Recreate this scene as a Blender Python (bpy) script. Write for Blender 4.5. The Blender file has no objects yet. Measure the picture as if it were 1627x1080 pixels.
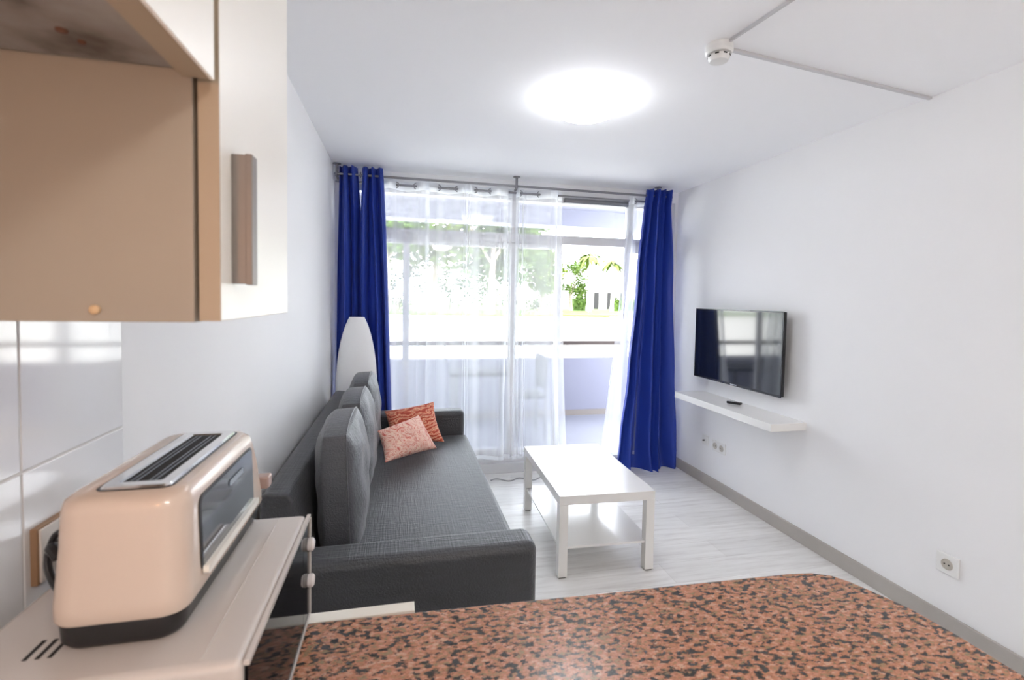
import bpy, bmesh, math, random
from mathutils import Vector, Matrix, noise
PI = math.pi
sc = bpy.context.scene
col = sc.collection
W, D, H = 2.9712, 4.046, 2.4966
YN = -2.3                                   # wall behind the camera

# ------------------------------------------------------------------ camera
cd = bpy.data.cameras.new('camera'); cam = bpy.data.objects.new('camera', cd); col.objects.link(cam)
yaw, pitch, roll, f = .2268, .041, .0175, 775.79
Fv = Vector((math.sin(yaw)*math.cos(pitch), math.cos(yaw)*math.cos(pitch), -math.sin(pitch)))
Rv = Vector((math.cos(yaw), -math.sin(yaw), 0)); Uv = Rv.cross(Fv)
R2 = Rv*math.cos(roll) + Uv*math.sin(roll); U2 = -Rv*math.sin(roll) + Uv*math.cos(roll)
M = Matrix((R2, U2, -Fv)).transposed().to_4x4(); M.translation = Vector((.514, 0, 1.4937))
cam.matrix_world = M
cd.sensor_width = 36; cd.lens = 36*f/1627; cd.shift_x = -3.637/1627; cd.shift_y = -31.95/1627
cd.clip_start = .02; cd.clip_end = 600
cd.dof.use_dof = True; cd.dof.focus_distance = 3.4; cd.dof.aperture_fstop = 5.6
sc.camera = cam

# ------------------------------------------------------------------ world, sun, exposure
wd = bpy.data.worlds.new('sky'); sc.world = wd; wd.use_nodes = True
bg = wd.node_tree.nodes['Background']; bg.inputs[0].default_value = (.88, .93, 1, 1); bg.inputs[1].default_value = 5.0
sd = bpy.data.lights.new('sun', 'SUN'); sd.energy = 4; sd.angle = .01; sd.color = (1, .95, .85)
sun = bpy.data.objects.new('sun', sd); col.objects.link(sun); sun.rotation_euler = (math.radians(38), 0, math.radians(-35))
sc.view_settings.view_transform = 'Standard'; sc.view_settings.look = 'None'
sc.view_settings.gamma = 1; sc.view_settings.exposure = 1.28; sc.view_settings.use_curve_mapping = False
sc.cycles.max_bounces = 14; sc.cycles.diffuse_bounces = 8; sc.cycles.transparent_max_bounces = 24
sc.cycles.transmission_bounces = 10; sc.cycles.use_denoising = True; sc.cycles.sample_clamp_indirect = 8

def lamp(name, kind, loc, energy, color, size=.1, rot=None, spot=None):
    l = bpy.data.lights.new(name, kind); l.energy = energy; l.color = color
    if kind == 'AREA': l.shape = 'DISK'; l.size = size
    else: l.shadow_soft_size = size
    if spot: l.spot_size = spot; l.spot_blend = .8
    o = bpy.data.objects.new(name, l); col.objects.link(o); o.location = loc
    if rot: o.rotation_euler = rot
    return o
# the small warm lamp under the kitchen cabinets behind the camera (the ceiling lamp's dome and its added copy give their own light)
lamp('hood_bulb', 'POINT', (.20, -.12, 1.60), 1.8, (1, .50, .26), .03)

# ------------------------------------------------------------------ materials
MC = {}
def mat(name, c, rough=.5, metal=0, spec=None, bump=None, coat=0, emit=None, sheen=0, vary=None, trans=0):
    if name in MC: return MC[name]
    m = bpy.data.materials.new(name); m.use_nodes = True; nt = m.node_tree; N = nt.nodes; L = nt.links
    b = N['Principled BSDF']; b.inputs['Base Color'].default_value = (*c, 1)
    b.inputs['Roughness'].default_value = rough; b.inputs['Metallic'].default_value = metal
    if spec is not None: b.inputs['Specular IOR Level'].default_value = spec
    b.inputs['Coat Weight'].default_value = coat; b.inputs['Coat Roughness'].default_value = .05
    b.inputs['Sheen Weight'].default_value = sheen
    if emit: b.inputs['Emission Color'].default_value = (*emit[0], 1); b.inputs['Emission Strength'].default_value = emit[1]
    tc = N.new('ShaderNodeTexCoord')
    if vary:                                  # (amount, scale) soft colour variation of the thing itself
        n = N.new('ShaderNodeTexNoise'); n.inputs['Scale'].default_value = vary[1]; n.inputs['Detail'].default_value = 4
        L.new(tc.outputs['Object'], n.inputs['Vector'])
        r = N.new('ShaderNodeMapRange'); r.inputs['To Min'].default_value = 1-vary[0]; r.inputs['To Max'].default_value = 1+vary[0]
        r.inputs['From Min'].default_value = .25; r.inputs['From Max'].default_value = .75
        L.new(n.outputs['Fac'], r.inputs['Value'])
        v = N.new('ShaderNodeVectorMath'); v.operation = 'SCALE'; v.inputs[0].default_value = c
        L.new(r.outputs[0], v.inputs['Scale']); L.new(v.outputs[0], b.inputs['Base Color'])
    if bump:                                  # (strength, scale, distance)
        n = N.new('ShaderNodeTexNoise'); n.inputs['Scale'].default_value = bump[1]; n.inputs['Detail'].default_value = 3
        L.new(tc.outputs['Object'], n.inputs['Vector'])
        bp = N.new('ShaderNodeBump'); bp.inputs['Strength'].default_value = bump[0]; bp.inputs['Distance'].default_value = bump[2]
        L.new(n.outputs['Fac'], bp.inputs['Height']); L.new(bp.outputs[0], b.inputs['Normal'])
    MC[name] = m; return m
def nodes(m): return m.node_tree.nodes, m.node_tree.links, m.node_tree.nodes['Principled BSDF']
def ramp(N, stops, interp='LINEAR'):
    r = N.new('ShaderNodeValToRGB'); e = r.color_ramp.elements; r.color_ramp.interpolation = interp
    e[0].position, e[0].color = stops[0][0], (*stops[0][1], 1); e[1].position, e[1].color = stops[-1][0], (*stops[-1][1], 1)
    for p, c in stops[1:-1]:
        q = e.new(p); q.color = (*c, 1)
    return r

wallm = mat('wall_paint', (.83, .83, .84), .65, bump=(.12, 60, .002), vary=(.012, 1.5))
ceilm = mat('ceiling_paint', (.94, .945, .965), .8, bump=(.1, 50, .002))
whitel = mat('white_lacquer', (.82, .81, .79), .22, coat=.3)
whitep = mat('white_plastic', (.78, .78, .77), .35)
alu = mat('white_aluminium', (.72, .72, .74), .4)
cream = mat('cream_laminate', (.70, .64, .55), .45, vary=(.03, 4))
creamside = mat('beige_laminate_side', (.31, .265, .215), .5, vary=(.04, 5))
edgeb = mat('beige_edge_band', (.36, .28, .20), .5)
doorw = mat('white_cabinet_door', (.88, .85, .79), .3)
handlem = mat('brushed_handle', (.20, .17, .15), .45, .2)
chrome = mat('chrome', (.8, .8, .8), .12, 1)
steel = mat('brushed_steel', (.30, .30, .32), .35, 1)
black = mat('black_plastic', (.012, .012, .014), .35)
blackg = mat('black_glass', (.006, .006, .007), .06, spec=.06)
toastm = mat('toaster_cream', (.60, .49, .41), .25, coat=.3)
ovenm = mat('oven_enamel', (.56, .52, .49), .25, coat=.3)
dark = mat('dark_recess', (.01, .01, .01), .8)
brownm = mat('brown_stain', (.12, .05, .03), .7)
skirt = mat('greige_skirting', (.42, .39, .36), .5, vary=(.06, 6))
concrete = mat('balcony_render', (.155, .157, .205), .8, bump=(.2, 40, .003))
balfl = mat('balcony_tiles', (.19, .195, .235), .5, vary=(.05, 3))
tan = mat('brown_rail_wood', (.045, .032, .028), .8)

def fabric(name, c, sc_=420, amt=.22, sheen=.3, bumps=.25):
    m = mat(name, c, .50, sheen=sheen, spec=.85); N, L, b = nodes(m)
    tc = N.new('ShaderNodeTexCoord')
    def wv(ax):
        mp = N.new('ShaderNodeMapping'); L.new(tc.outputs['Object'], mp.inputs['Vector'])
        mp.inputs['Scale'].default_value = (1, .05, 1) if ax else (.05, 1, .3)
        n = N.new('ShaderNodeTexNoise'); n.inputs['Scale'].default_value = sc_; n.inputs['Detail'].default_value = 2
        L.new(mp.outputs[0], n.inputs['Vector']); return n
    a, d = wv(0), wv(1)
    ad = N.new('ShaderNodeMath'); ad.operation = 'ADD'; L.new(a.outputs['Fac'], ad.inputs[0]); L.new(d.outputs['Fac'], ad.inputs[1])
    r = N.new('ShaderNodeMapRange'); r.inputs['From Min'].default_value = .6; r.inputs['From Max'].default_value = 1.4
    r.inputs['To Min'].default_value = 1-amt; r.inputs['To Max'].default_value = 1+amt
    L.new(ad.outputs[0], r.inputs['Value'])
    v = N.new('ShaderNodeVectorMath'); v.operation = 'SCALE'; v.inputs[0].default_value = c
    L.new(r.outputs[0], v.inputs['Scale']); L.new(v.outputs[0], b.inputs['Base Color'])
    bp = N.new('ShaderNodeBump'); bp.inputs['Strength'].default_value = .6; bp.inputs['Distance'].default_value = .004
    L.new(ad.outputs[0], bp.inputs['Height']); L.new(bp.outputs[0], b.inputs['Normal'])
    return m
sofam = fabric('charcoal_sofa_weave', (.020, .021, .027), 160, sheen=.12)
cushm = fabric('grey_cushion_weave', (.052, .054, .064), 160, .15, sheen=.2)

def granite():
    m = mat('salmon_granite', (.5, .3, .25), .24, coat=0); N, L, b = nodes(m)
    tc = N.new('ShaderNodeTexCoord')
    mp = N.new('ShaderNodeMapping'); mp.inputs['Rotation'].default_value = (0, 0, .6); mp.inputs['Scale'].default_value = (1, 1.7, 1)
    L.new(tc.outputs['Object'], mp.inputs['Vector'])
    n1 = N.new('ShaderNodeTexNoise'); n1.inputs['Scale'].default_value = 62; n1.inputs['Detail'].default_value = 3; n1.inputs['Roughness'].default_value = .6
    n2 = N.new('ShaderNodeTexNoise'); n2.inputs['Scale'].default_value = 95; n2.inputs['Detail'].default_value = 3
    n3 = N.new('ShaderNodeTexNoise'); n3.inputs['Scale'].default_value = 240; n3.inputs['Detail'].default_value = 2
    for n in (n1, n2, n3): L.new(mp.outputs[0], n.inputs['Vector'])
    base = ramp(N, [(.36, (.26, .18, .10)), (.46, (.40, .17, .09)), (.56, (.48, .21, .13)), (.68, (.53, .33, .22))])
    L.new(n2.outputs['Fac'], base.inputs[0])
    dk = ramp(N, [(.42, (0, 0, 0)), (.49, (1, 1, 1))]); L.new(n1.outputs['Fac'], dk.inputs[0])
    mx = N.new('ShaderNodeMixRGB'); L.new(dk.outputs[0], mx.inputs[0]); mx.inputs[1].default_value = (.028, .025, .020, 1)
    L.new(base.outputs[0], mx.inputs[2])
    sp = ramp(N, [(.30, (.35, .35, .35)), (.40, (1, 1, 1)), (.62, (1, 1, 1)), (.7, (1.35, 1.3, 1.25))]); L.new(n3.outputs['Fac'], sp.inputs[0])
    m2 = N.new('ShaderNodeMixRGB'); m2.blend_type = 'MULTIPLY'; m2.inputs[0].default_value = 1
    L.new(mx.outputs[0], m2.inputs[1]); L.new(sp.outputs[0], m2.inputs[2]); L.new(m2.outputs[0], b.inputs['Base Color'])
    return m
granitem = granite()

def floorboards():
    m = mat('whitewashed_floorboards', (.6, .6, .6), .32); N, L, b = nodes(m)
    tc = N.new('ShaderNodeTexCoord')
    br = N.new('ShaderNodeTexBrick'); br.inputs['Scale'].default_value = 1; br.offset = .37
    br.inputs['Brick Width'].default_value = 1.2; br.inputs['Row Height'].default_value = .19
    br.inputs['Mortar Size'].default_value = .0015; br.inputs['Mortar Smooth'].default_value = .3
    br.inputs['Color1'].default_value = (.70, .69, .68, 1); br.inputs['Color2'].default_value = (.84, .83, .82, 1); br.inputs['Mortar'].default_value = (.60, .58, .56, 1)
    L.new(tc.outputs['Object'], br.inputs['Vector'])
    mp = N.new('ShaderNodeMapping'); mp.inputs['Scale'].default_value = (1.2, 14, 1); L.new(tc.outputs['Object'], mp.inputs['Vector'])
    n = N.new('ShaderNodeTexNoise'); n.inputs['Scale'].default_value = 2.2; n.inputs['Detail'].default_value = 6; n.inputs['Roughness'].default_value = .65
    L.new(mp.outputs[0], n.inputs['Vector'])
    r = ramp(N, [(.32, (.82, .80, .79)), (.5, (.98, .98, .97)), (.7, (1.06, 1.06, 1.06))]); L.new(n.outputs['Fac'], r.inputs[0])
    mx = N.new('ShaderNodeMixRGB'); mx.blend_type = 'MULTIPLY'; mx.inputs[0].default_value = 1
    L.new(br.outputs['Color'], mx.inputs[1]); L.new(r.outputs[0], mx.inputs[2]); L.new(mx.outputs[0], b.inputs['Base Color'])
    return m
floorm = floorboards()

def sheer(name, lo, hi, c=(.95, .97, 1.0)):
    m = bpy.data.materials.new(name); m.use_nodes = True; nt = m.node_tree; N = nt.nodes; L = nt.links; N.clear()
    out = N.new('ShaderNodeOutputMaterial'); tr = N.new('ShaderNodeBsdfTransparent')
    df = N.new('ShaderNodeBsdfDiffuse'); tl = N.new('ShaderNodeBsdfTranslucent')
    df.inputs[0].default_value = (*c, 1); tl.inputs[0].default_value = (*c, 1)
    m1 = N.new('ShaderNodeMixShader'); m1.inputs[0].default_value = .6; L.new(df.outputs[0], m1.inputs[1]); L.new(tl.outputs[0], m1.inputs[2])
    lw = N.new('ShaderNodeLayerWeight'); lw.inputs[0].default_value = .5
    r = N.new('ShaderNodeMapRange'); r.inputs['To Min'].default_value = lo; r.inputs['To Max'].default_value = hi
    L.new(lw.outputs['Facing'], r.inputs['Value'])
    m2 = N.new('ShaderNodeMixShader'); L.new(r.outputs[0], m2.inputs[0]); L.new(tr.outputs[0], m2.inputs[1]); L.new(m1.outputs[0], m2.inputs[2])
    L.new(m2.outputs[0], out.inputs[0]); return m
sheerm = sheer('white_voile', .31, .95)
hemm = sheer('white_voile_hem', .72, .97)

def glassmat():
    m = bpy.data.materials.new('window_glass'); m.use_nodes = True; nt = m.node_tree; N = nt.nodes; L = nt.links; N.clear()
    out = N.new('ShaderNodeOutputMaterial'); tr = N.new('ShaderNodeBsdfTransparent'); tr.inputs[0].default_value = (.97, .98, .98, 1)
    gl = N.new('ShaderNodeBsdfGlossy'); gl.inputs['Roughness'].default_value = .02
    fr = N.new('ShaderNodeFresnel'); fr.inputs[0].default_value = 1.45
    mx = N.new('ShaderNodeMixShader'); L.new(fr.outputs[0], mx.inputs[0]); L.new(tr.outputs[0], mx.inputs[1]); L.new(gl.outputs[0], mx.inputs[2])
    L.new(mx.outputs[0], out.inputs[0]); return m
glassm = glassmat()

def bluefab():
    m = bpy.data.materials.new('royal_blue_satin'); m.use_nodes = True; N, L, b = nodes(m)
    b.inputs['Base Color'].default_value = (.016, .050, .36, 1); b.inputs['Roughness'].default_value = .5
    b.inputs['Sheen Weight'].default_value = .25; b.inputs['Sheen Tint'].default_value = (.3, .35, 1, 1)
    tl = N.new('ShaderNodeBsdfTranslucent'); tl.inputs[0].default_value = (.02, .06, .5, 1)
    mx = N.new('ShaderNodeMixShader'); mx.inputs[0].default_value = .12
    L.new(b.outputs[0], mx.inputs[1]); L.new(tl.outputs[0], mx.inputs[2]); L.new(mx.outputs[0], N['Material Output'].inputs[0])
    return m
bluem = bluefab()

# ------------------------------------------------------------------ mesh helpers
def box(bm, x0, x1, y0, y1, z0, z1, mtx=None):
    vs = [bm.verts.new(Vector(p)) for p in ((x0,y0,z0),(x1,y0,z0),(x1,y1,z0),(x0,y1,z0),(x0,y0,z1),(x1,y0,z1),(x1,y1,z1),(x0,y1,z1))]
    if mtx: 
        for v in vs: v.co = mtx @ v.co
    for q in ((3,2,1,0),(4,5,6,7),(0,1,5,4),(1,2,6,5),(2,3,7,6),(3,0,4,7)): bm.faces.new([vs[i] for i in q])
def frame_for(d):
    d = d.normalized(); a = Vector((0,0,1)) if abs(d.z) < .9 else Vector((1,0,0))
    u = d.cross(a).normalized(); return u, d.cross(u)
def tube(bm, pts, r, seg=10, caps=True):
    pts = [Vector(p) for p in pts]; rings = []; n = len(pts)
    rr = r if isinstance(r, (list, tuple)) else [r]*n
    u = None
    for i, p in enumerate(pts):
        d = (pts[min(i+1,n-1)]-pts[max(i-1,0)]).normalized()
        if u is None: u, w = frame_for(d)
        else: u = (u-d*u.dot(d)).normalized(); w = d.cross(u)
        w = d.cross(u)
        rings.append([bm.verts.new(p+(u*math.cos(2*PI*k/seg)+w*math.sin(2*PI*k/seg))*rr[i]) for k in range(seg)])
    for a, b in zip(rings, rings[1:]):
        for k in range(seg): bm.faces.new((a[k], a[(k+1)%seg], b[(k+1)%seg], b[k]))
    if caps: bm.faces.new(rings[0][::-1]); bm.faces.new(rings[-1])
def lathe(bm, prof, c=(0,0,0), seg=32, sx=1, sy=1, axis='z'):
    c = Vector(c); rings = []
    for r, h in prof:
        ring = []
        for k in range(seg):
            a = 2*PI*k/seg; x, y = r*math.cos(a)*sx, r*math.sin(a)*sy
            p = {'z': Vector((x, y, h)), 'x': Vector((h, x, y)), 'y': Vector((y, h, x))}[axis]
            ring.append(bm.verts.new(c+p))
        rings.append(ring)
    for a, b in zip(rings, rings[1:]):
        for k in range(seg): bm.faces.new((a[k], a[(k+1)%seg], b[(k+1)%seg], b[k]))
    bm.faces.new(rings[0][::-1]); bm.faces.new(rings[-1])
def torus(bm, c, R, r, axis='x', n=20, m=8):
    c = Vector(c); g = []
    for i in range(n):
        a = 2*PI*i/n; ring = []
        for j in range(m):
            b = 2*PI*j/m; q = R+r*math.cos(b); h = r*math.sin(b)
            p = {'x': Vector((h, q*math.cos(a), q*math.sin(a))), 'y': Vector((q*math.cos(a), h, q*math.sin(a))), 'z': Vector((q*math.cos(a), q*math.sin(a), h))}[axis]
            ring.append(bm.verts.new(c+p))
        g.append(ring)
    for i in range(n):
        for j in range(m): bm.faces.new((g[i][j], g[(i+1)%n][j], g[(i+1)%n][(j+1)%m], g[i][(j+1)%m]))
def prism(bm, poly, z0, z1):
    a = [bm.verts.new((x, y, z0)) for x, y in poly]; b = [bm.verts.new((x, y, z1)) for x, y in poly]
    n = len(poly); bm.faces.new(a[::-1]); bm.faces.new(b)
    for i in range(n): bm.faces.new((a[i], a[(i+1)%n], b[(i+1)%n], b[i]))
def rrect(x0, x1, y0, y1, r, n=6):
    out = []
    for cx, cy, a0 in ((x1-r, y0+r, -PI/2), (x1-r, y1-r, 0), (x0+r, y1-r, PI/2), (x0+r, y0+r, PI)):
        for k in range(n+1):
            a = a0+k*PI/2/n; out.append((cx+r*math.cos(a), cy+r*math.sin(a)))
    return out
def loft(bm, loops, cap=True):
    rs = [[bm.verts.new(p) for p in l] for l in loops]; n = len(rs[0])
    for a, b in zip(rs, rs[1:]):
        for k in range(n): bm.faces.new((a[k], a[(k+1)%n], b[(k+1)%n], b[k]))
    if cap: bm.faces.new(rs[0][::-1]); bm.faces.new(rs[-1])
def wloc(o):
    v = Vector((0,0,0))
    while o: v = v+o.location; o = o.parent
    return v
def obj(name, bm, m, parent=None, bevel=0, seg=3, smooth=True, local=False, sub=0, keepn=False):
    if parent and not local: bmesh.ops.translate(bm, verts=bm.verts, vec=-wloc(parent))
    if not keepn: bmesh.ops.recalc_face_normals(bm, faces=bm.faces)
    me = bpy.data.meshes.new(name); bm.to_mesh(me); bm.free()
    o = bpy.data.objects.new(name, me); col.objects.link(o)
    if parent: o.parent = parent
    me.materials.append(m)
    if smooth:
        for p in me.polygons: p.use_smooth = True
    if bevel:
        md = o.modifiers.new('bevel', 'BEVEL'); md.width = bevel; md.segments = seg; md.limit_method = 'ANGLE'; md.angle_limit = .6
        md.harden_normals = True
    if sub:
        md = o.modifiers.new('sub', 'SUBSURF'); md.levels = sub; md.render_levels = sub
    if smooth and not bevel and not sub:
        me.set_sharp_from_angle(angle=.7)
    return o
def BX(*a): 
    bm = bmesh.new(); box(bm, *a); return bm
def tag(o, label, cat, group=None):
    o['label'] = label; o['category'] = cat
    if group: o['group'] = group
    return o
def struct(o): o['kind'] = 'structure'; return o
def thing(name, label, cat, loc=(0,0,0), group=None):
    o = bpy.data.objects.new(name, None); o.empty_display_size = .1; col.objects.link(o); o.location = loc
    return tag(o, label, cat, group)

# ------------------------------------------------------------------ room shell
Yw = 4.06                                                     # inner face of the window wall
struct(obj('floor', BX(-.15, W+.15, YN-.1, Yw+.2, -.12, 0), floorm, smooth=False))
struct(obj('ceiling', BX(-.15, W+.15, YN-.1, Yw+.2, H, H+.2), ceilm, smooth=False))
struct(obj('wall_left', BX(-.15, 0, YN-.1, Yw+.2, 0, H), wallm, smooth=False))
struct(obj('wall_right', BX(W, W+.15, YN-.1, Yw+.2, 0, H), wallm, smooth=False))
struct(obj('wall_front', BX(0, W, YN-.1, YN, 0, H), wallm, smooth=False))
bm = bmesh.new(); box(bm, 0, W, Yw, Yw+.2, 2.40, H); box(bm, 0, .03, Yw, Yw+.2, 0, 2.40); box(bm, W-.03, W, Yw, Yw+.2, 0, 2.40)
struct(obj('wall_back', bm, wallm, smooth=False))
struct(obj('trim_1', BX(.03, W-.03, Yw, Yw+.2, 0, .085), alu, bevel=.004))
struct(obj('baseboard_right', BX(W-.014, W, YN, Yw, 0, .088), skirt, bevel=.003))
struct(obj('baseboard_left', BX(0, .014, 1.2, Yw, 0, .088), skirt, bevel=.003))

# window: fixed frame with transom, plus sliding door leaves
def window():
    o = bpy.data.objects.new('window_1', None); col.objects.link(o); o.location = (W/2, Yw+.1, 0); struct(o)
    y0, y1 = Yw+.03, Yw+.11
    bm = bmesh.new()
    box(bm, .03, W-.03, y0, y1, 2.34, 2.40); box(bm, .03, W-.03, y0, y1, .085, .12)
    box(bm, .03, .07, y0, y1, .12, 2.34); box(bm, W-.07, W-.03, y0, y1, .12, 2.34)
    obj('window_frame', bm, alu, o, bevel=.003)
    obj('transom', BX(.07, W-.07, y0-.005, y1+.005, 1.985, 2.06), alu, o, bevel=.003)
    for x0, x1 in ((1.42, 1.475), (2.50, 2.55)):
        obj('mullion', BX(x0, x1, y0, y1, 2.06, 2.34), alu, o, bevel=.003)
    for x0, x1 in ((.07, 1.42), (1.475, 2.50), (2.55, W-.07)):
        obj('pane', BX(x0, x1, Yw+.066, Yw+.070, 2.06, 2.34), glassm, o, smooth=False)
    return o
window()
def slider(n, x0, x1, y, st=.055, hand=False):
    o = bpy.data.objects.new('door_%d' % n, None); col.objects.link(o); o.location = ((x0+x1)/2, y, .12); struct(o)
    bm = bmesh.new(); z0, z1 = .122, 1.984
    box(bm, x0, x0+st, y, y+.03, z0, z1); box(bm, x1-st, x1, y, y+.03, z0, z1)
    box(bm, x0+st, x1-st, y, y+.03, z0, z0+.07); box(bm, x0+st, x1-st, y, y+.03, z1-.045, z1)
    obj('door_frame', bm, alu, o, bevel=.003)
    obj('pane', BX(x0+st, x1-st, y+.012, y+.017, z0+.07, z1-.045), glassm, o, smooth=False)
slider(1, .07, .575, Yw+.037)
slider(2, .52, 1.47, Yw+.075)
slider(3, 1.42, 1.88, Yw+.037)
slider(4, 2.49, 2.89, Yw+.075)
bm = bmesh.new(); lathe(bm, [(.022, 0), (.024, .05), (.024, .56), (.022, .6)], (1.88, Yw+.005, 2.363), 16, axis='x')
tag(obj('blind_roller', bm, steel), 'grey metal roller tube along the window head beside the right curtain', 'roller')

# balcony
BY = 5.80
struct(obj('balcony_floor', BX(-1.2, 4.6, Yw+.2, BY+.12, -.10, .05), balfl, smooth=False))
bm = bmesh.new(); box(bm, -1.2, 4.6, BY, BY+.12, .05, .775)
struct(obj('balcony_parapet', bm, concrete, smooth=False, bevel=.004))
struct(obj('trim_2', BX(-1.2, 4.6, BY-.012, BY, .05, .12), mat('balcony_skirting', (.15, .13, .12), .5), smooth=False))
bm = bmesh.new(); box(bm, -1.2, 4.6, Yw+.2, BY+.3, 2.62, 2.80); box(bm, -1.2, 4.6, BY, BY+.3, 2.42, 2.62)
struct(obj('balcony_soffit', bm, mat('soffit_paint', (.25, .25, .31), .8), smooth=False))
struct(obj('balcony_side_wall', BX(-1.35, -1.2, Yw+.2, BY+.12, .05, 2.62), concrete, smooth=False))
t = thing('balcony_handrail', 'brown handrail on short metal posts above the white balcony parapet', 'handrail', (1.5, BY+.06, .775))
obj('rail', BX(-1.2, 4.6, BY+.025, BY+.095, .935, .985), tan, t, bevel=.006)
for x in (-.7, .3, 1.02, 1.95, 3.4, 4.3):
    bm = bmesh.new(); box(bm, x-.012, x+.012, BY+.05, BY+.07, .775, .936); obj('post', bm, alu, t)
bm = bmesh.new(); lathe(bm, [(.11, 2.62), (.11, 2.60), (.09, 2.575), (.04, 2.56)], (1.5, 5.2, 0), 24)
tag(obj('balcony_lamp', bm, mat('opal_glass', (.6, .6, .62), .4)), 'round flush lamp on the underside of the balcony above', 'lamp')

# ------------------------------------------------------------------ outside
struct(obj('street_ground', BX(-120, 160, BY+.3, 260, -.5, -.1), mat('pale_paving', (.62, .60, .56), .9, vary=(.06, .3)), smooth=False))
grass = mat('lawn_grass', (.065, .115, .008), .9, vary=(.35, .8))
bm = bmesh.new()
pts = [(-60, 58), (-20, 50), (10, 46), (22, 47), (34, 52), (70, 60), (120, 66), (120, 130), (-60, 130)]
prism(bm, pts, -.1, .05); struct(obj('lawn', bm, grass, smooth=False))
leafs = [mat('leaf_a', (.055, .105, .006), .7, vary=(.4, 2)), mat('leaf_b', (.085, .125, .010), .7, vary=(.4, 2)), mat('leaf_c', (.045, .075, .010), .7, vary=(.4, 2))]
bark = mat('bark', (.30, .25, .20), .9, vary=(.3, 6))
pale = mat('pale_bark', (.68, .64, .58), .9, vary=(.1, 4))
def leaves(bm, c, r, n, s, rnd):
    c = Vector(c)
    for _ in range(n):
        d = Vector((rnd.gauss(0,1), rnd.gauss(0,1), rnd.gauss(0,1))).normalized()*(rnd.random()**.4)
        p = c+Vector((d.x*r[0], d.y*r[1], d.z*r[2]))
        a = Vector((rnd.uniform(-1,1), rnd.uniform(-1,1), rnd.uniform(-1,1))).normalized(); u, w = frame_for(a)
        k = s*rnd.uniform(.6, 1.3)
        bm.faces.new([bm.verts.new(q) for q in (p-u*k, p+w*k*.6, p+u*k, p-w*k*.6)])
def tree(x, y, h, r, lf, label, seed, blobs=9, n=130, tr=.22, group=None, bk=None):
    rnd = random.Random(seed); t = thing('tree', label, 'tree', (x, y, -.1), group)
    bm = bmesh.new(); top = h*.55
    tube(bm, [(x, y, -.1), (x+rnd.uniform(-.2,.2), y, h*.3), (x+rnd.uniform(-.4,.4), y, top)], [tr*1.3, tr, tr*.7], 8)
    for k in range(4):
        a = k*1.6+rnd.random(); tube(bm, [(x, y, h*.35), (x+math.cos(a)*r*.5, y+math.sin(a)*r*.5, h*.62)], [tr*.5, tr*.2], 6)
    obj('trunk', bm, bk or bark, t)
    bm = bmesh.new()
    for k in range(blobs):
        a = rnd.uniform(0, 2*PI); q = r*.62*rnd.random()**.5
        leaves(bm, (x+math.cos(a)*q, y+math.sin(a)*q, h*rnd.uniform(.30, .90)), (r*.45, r*.45, h*.13), n, .20*h/8, rnd)
    obj('crown', bm, leafs[lf], t, smooth=False)
def palm(x, y, h, label, seed, group):
    rnd = random.Random(seed); t = thing('palm_tree', label, 'palm tree', (x, y, -.1), group)
    bm = bmesh.new(); pts = [(x+math.sin(k*.4)*.15, y, -.1+h*k/8) for k in range(9)]
    tube(bm, pts, [.34]+[.27]*7+[.3], 10); obj('trunk', bm, pale, t)
    top = Vector(pts[-1])
    bm = bmesh.new()
    for k in range(16):
        a = 2*PI*k/16+rnd.uniform(-.1,.1); up = rnd.uniform(.1, 1.3); L_ = 2.0
        prev = None
        for s in range(8):
            q = s/7; p = top+Vector((math.cos(a)*L_*q, math.sin(a)*L_*q, up*q*1.4-1.9*q*q))
            wd_ = .34*math.sin(PI*min(1, q*.9+.1)); n_ = Vector((-math.sin(a), math.cos(a), 0))
            cur = (bm.verts.new(p-n_*wd_-Vector((0,0,.12))), bm.verts.new(p), bm.verts.new(p+n_*wd_-Vector((0,0,.12))))
            if prev: bm.faces.new((prev[0], prev[1], cur[1], cur[0])); bm.faces.new((prev[1], prev[2], cur[2], cur[1]))
            prev = cur
    obj('fronds', bm, leafs[1], t)
G = 'trees on the lawn across the street'
tree(24.0, 66, 7.2, 2.6, 0, 'bushy bright green tree at the left edge of the open doorway view', 3, group=G)
tree(27.6, 72, 7.6, 1.7, 1, 'slim yellow-green tree between the pale palm trunks in the open doorway view', 5, 7, 80, .15, G)
palm(25.2, 62, 7.5, 'pale palm trunk, left one in the open doorway view', 1, 'pale palms on the lawn')
palm(27.6, 69, 8.3, 'pale palm trunk, middle one in the open doorway view', 2, 'pale palms on the lawn')
palm(29.3, 64, 7.0, 'pale palm trunk, right one in the open doorway view', 4, 'pale palms on the lawn')
lefts = [(-13.5, 44, 13, 5, 2, 'dark green tree seen beside the left blue curtain'), (-7, 52, 15, 5, 0, 'bright green tree seen through the far left pane'),
         (-1, 48, 14, 5, 0, 'wide green tree seen through the left part of the long sheer'), (4, 56, 16, 6, 1, 'tall yellow-green tree seen through the middle of the long sheer'),
         (9, 47, 14, 5, 2, 'dark green tree seen through the right part of the long sheer'), (13.5, 58, 15, 5, 0, 'green tree seen just left of the middle mullion'),
         (18.5, 62, 11, 3.4, 1, 'yellow-green tree seen through the short middle sheer')]
for i, (x, y, h, r, lf, lb) in enumerate(lefts): tree(x, y, h, r, lf, lb, 20+i, 16, 170, .3, G)
shr = [(-14, 60, 'bushy shrub at the far left behind the left blue curtain'), (-6.5, 63, 'bushy shrub seen through the far left pane'), (0, 61, 'broad shrub below the trees at the left of the long sheer'),
       (6.5, 64, 'broad shrub below the trees at the middle of the long sheer'), (13, 66, 'broad shrub below the trees at the right of the long sheer'), (19.5, 70, 'broad shrub seen through the short middle sheer')]
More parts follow.
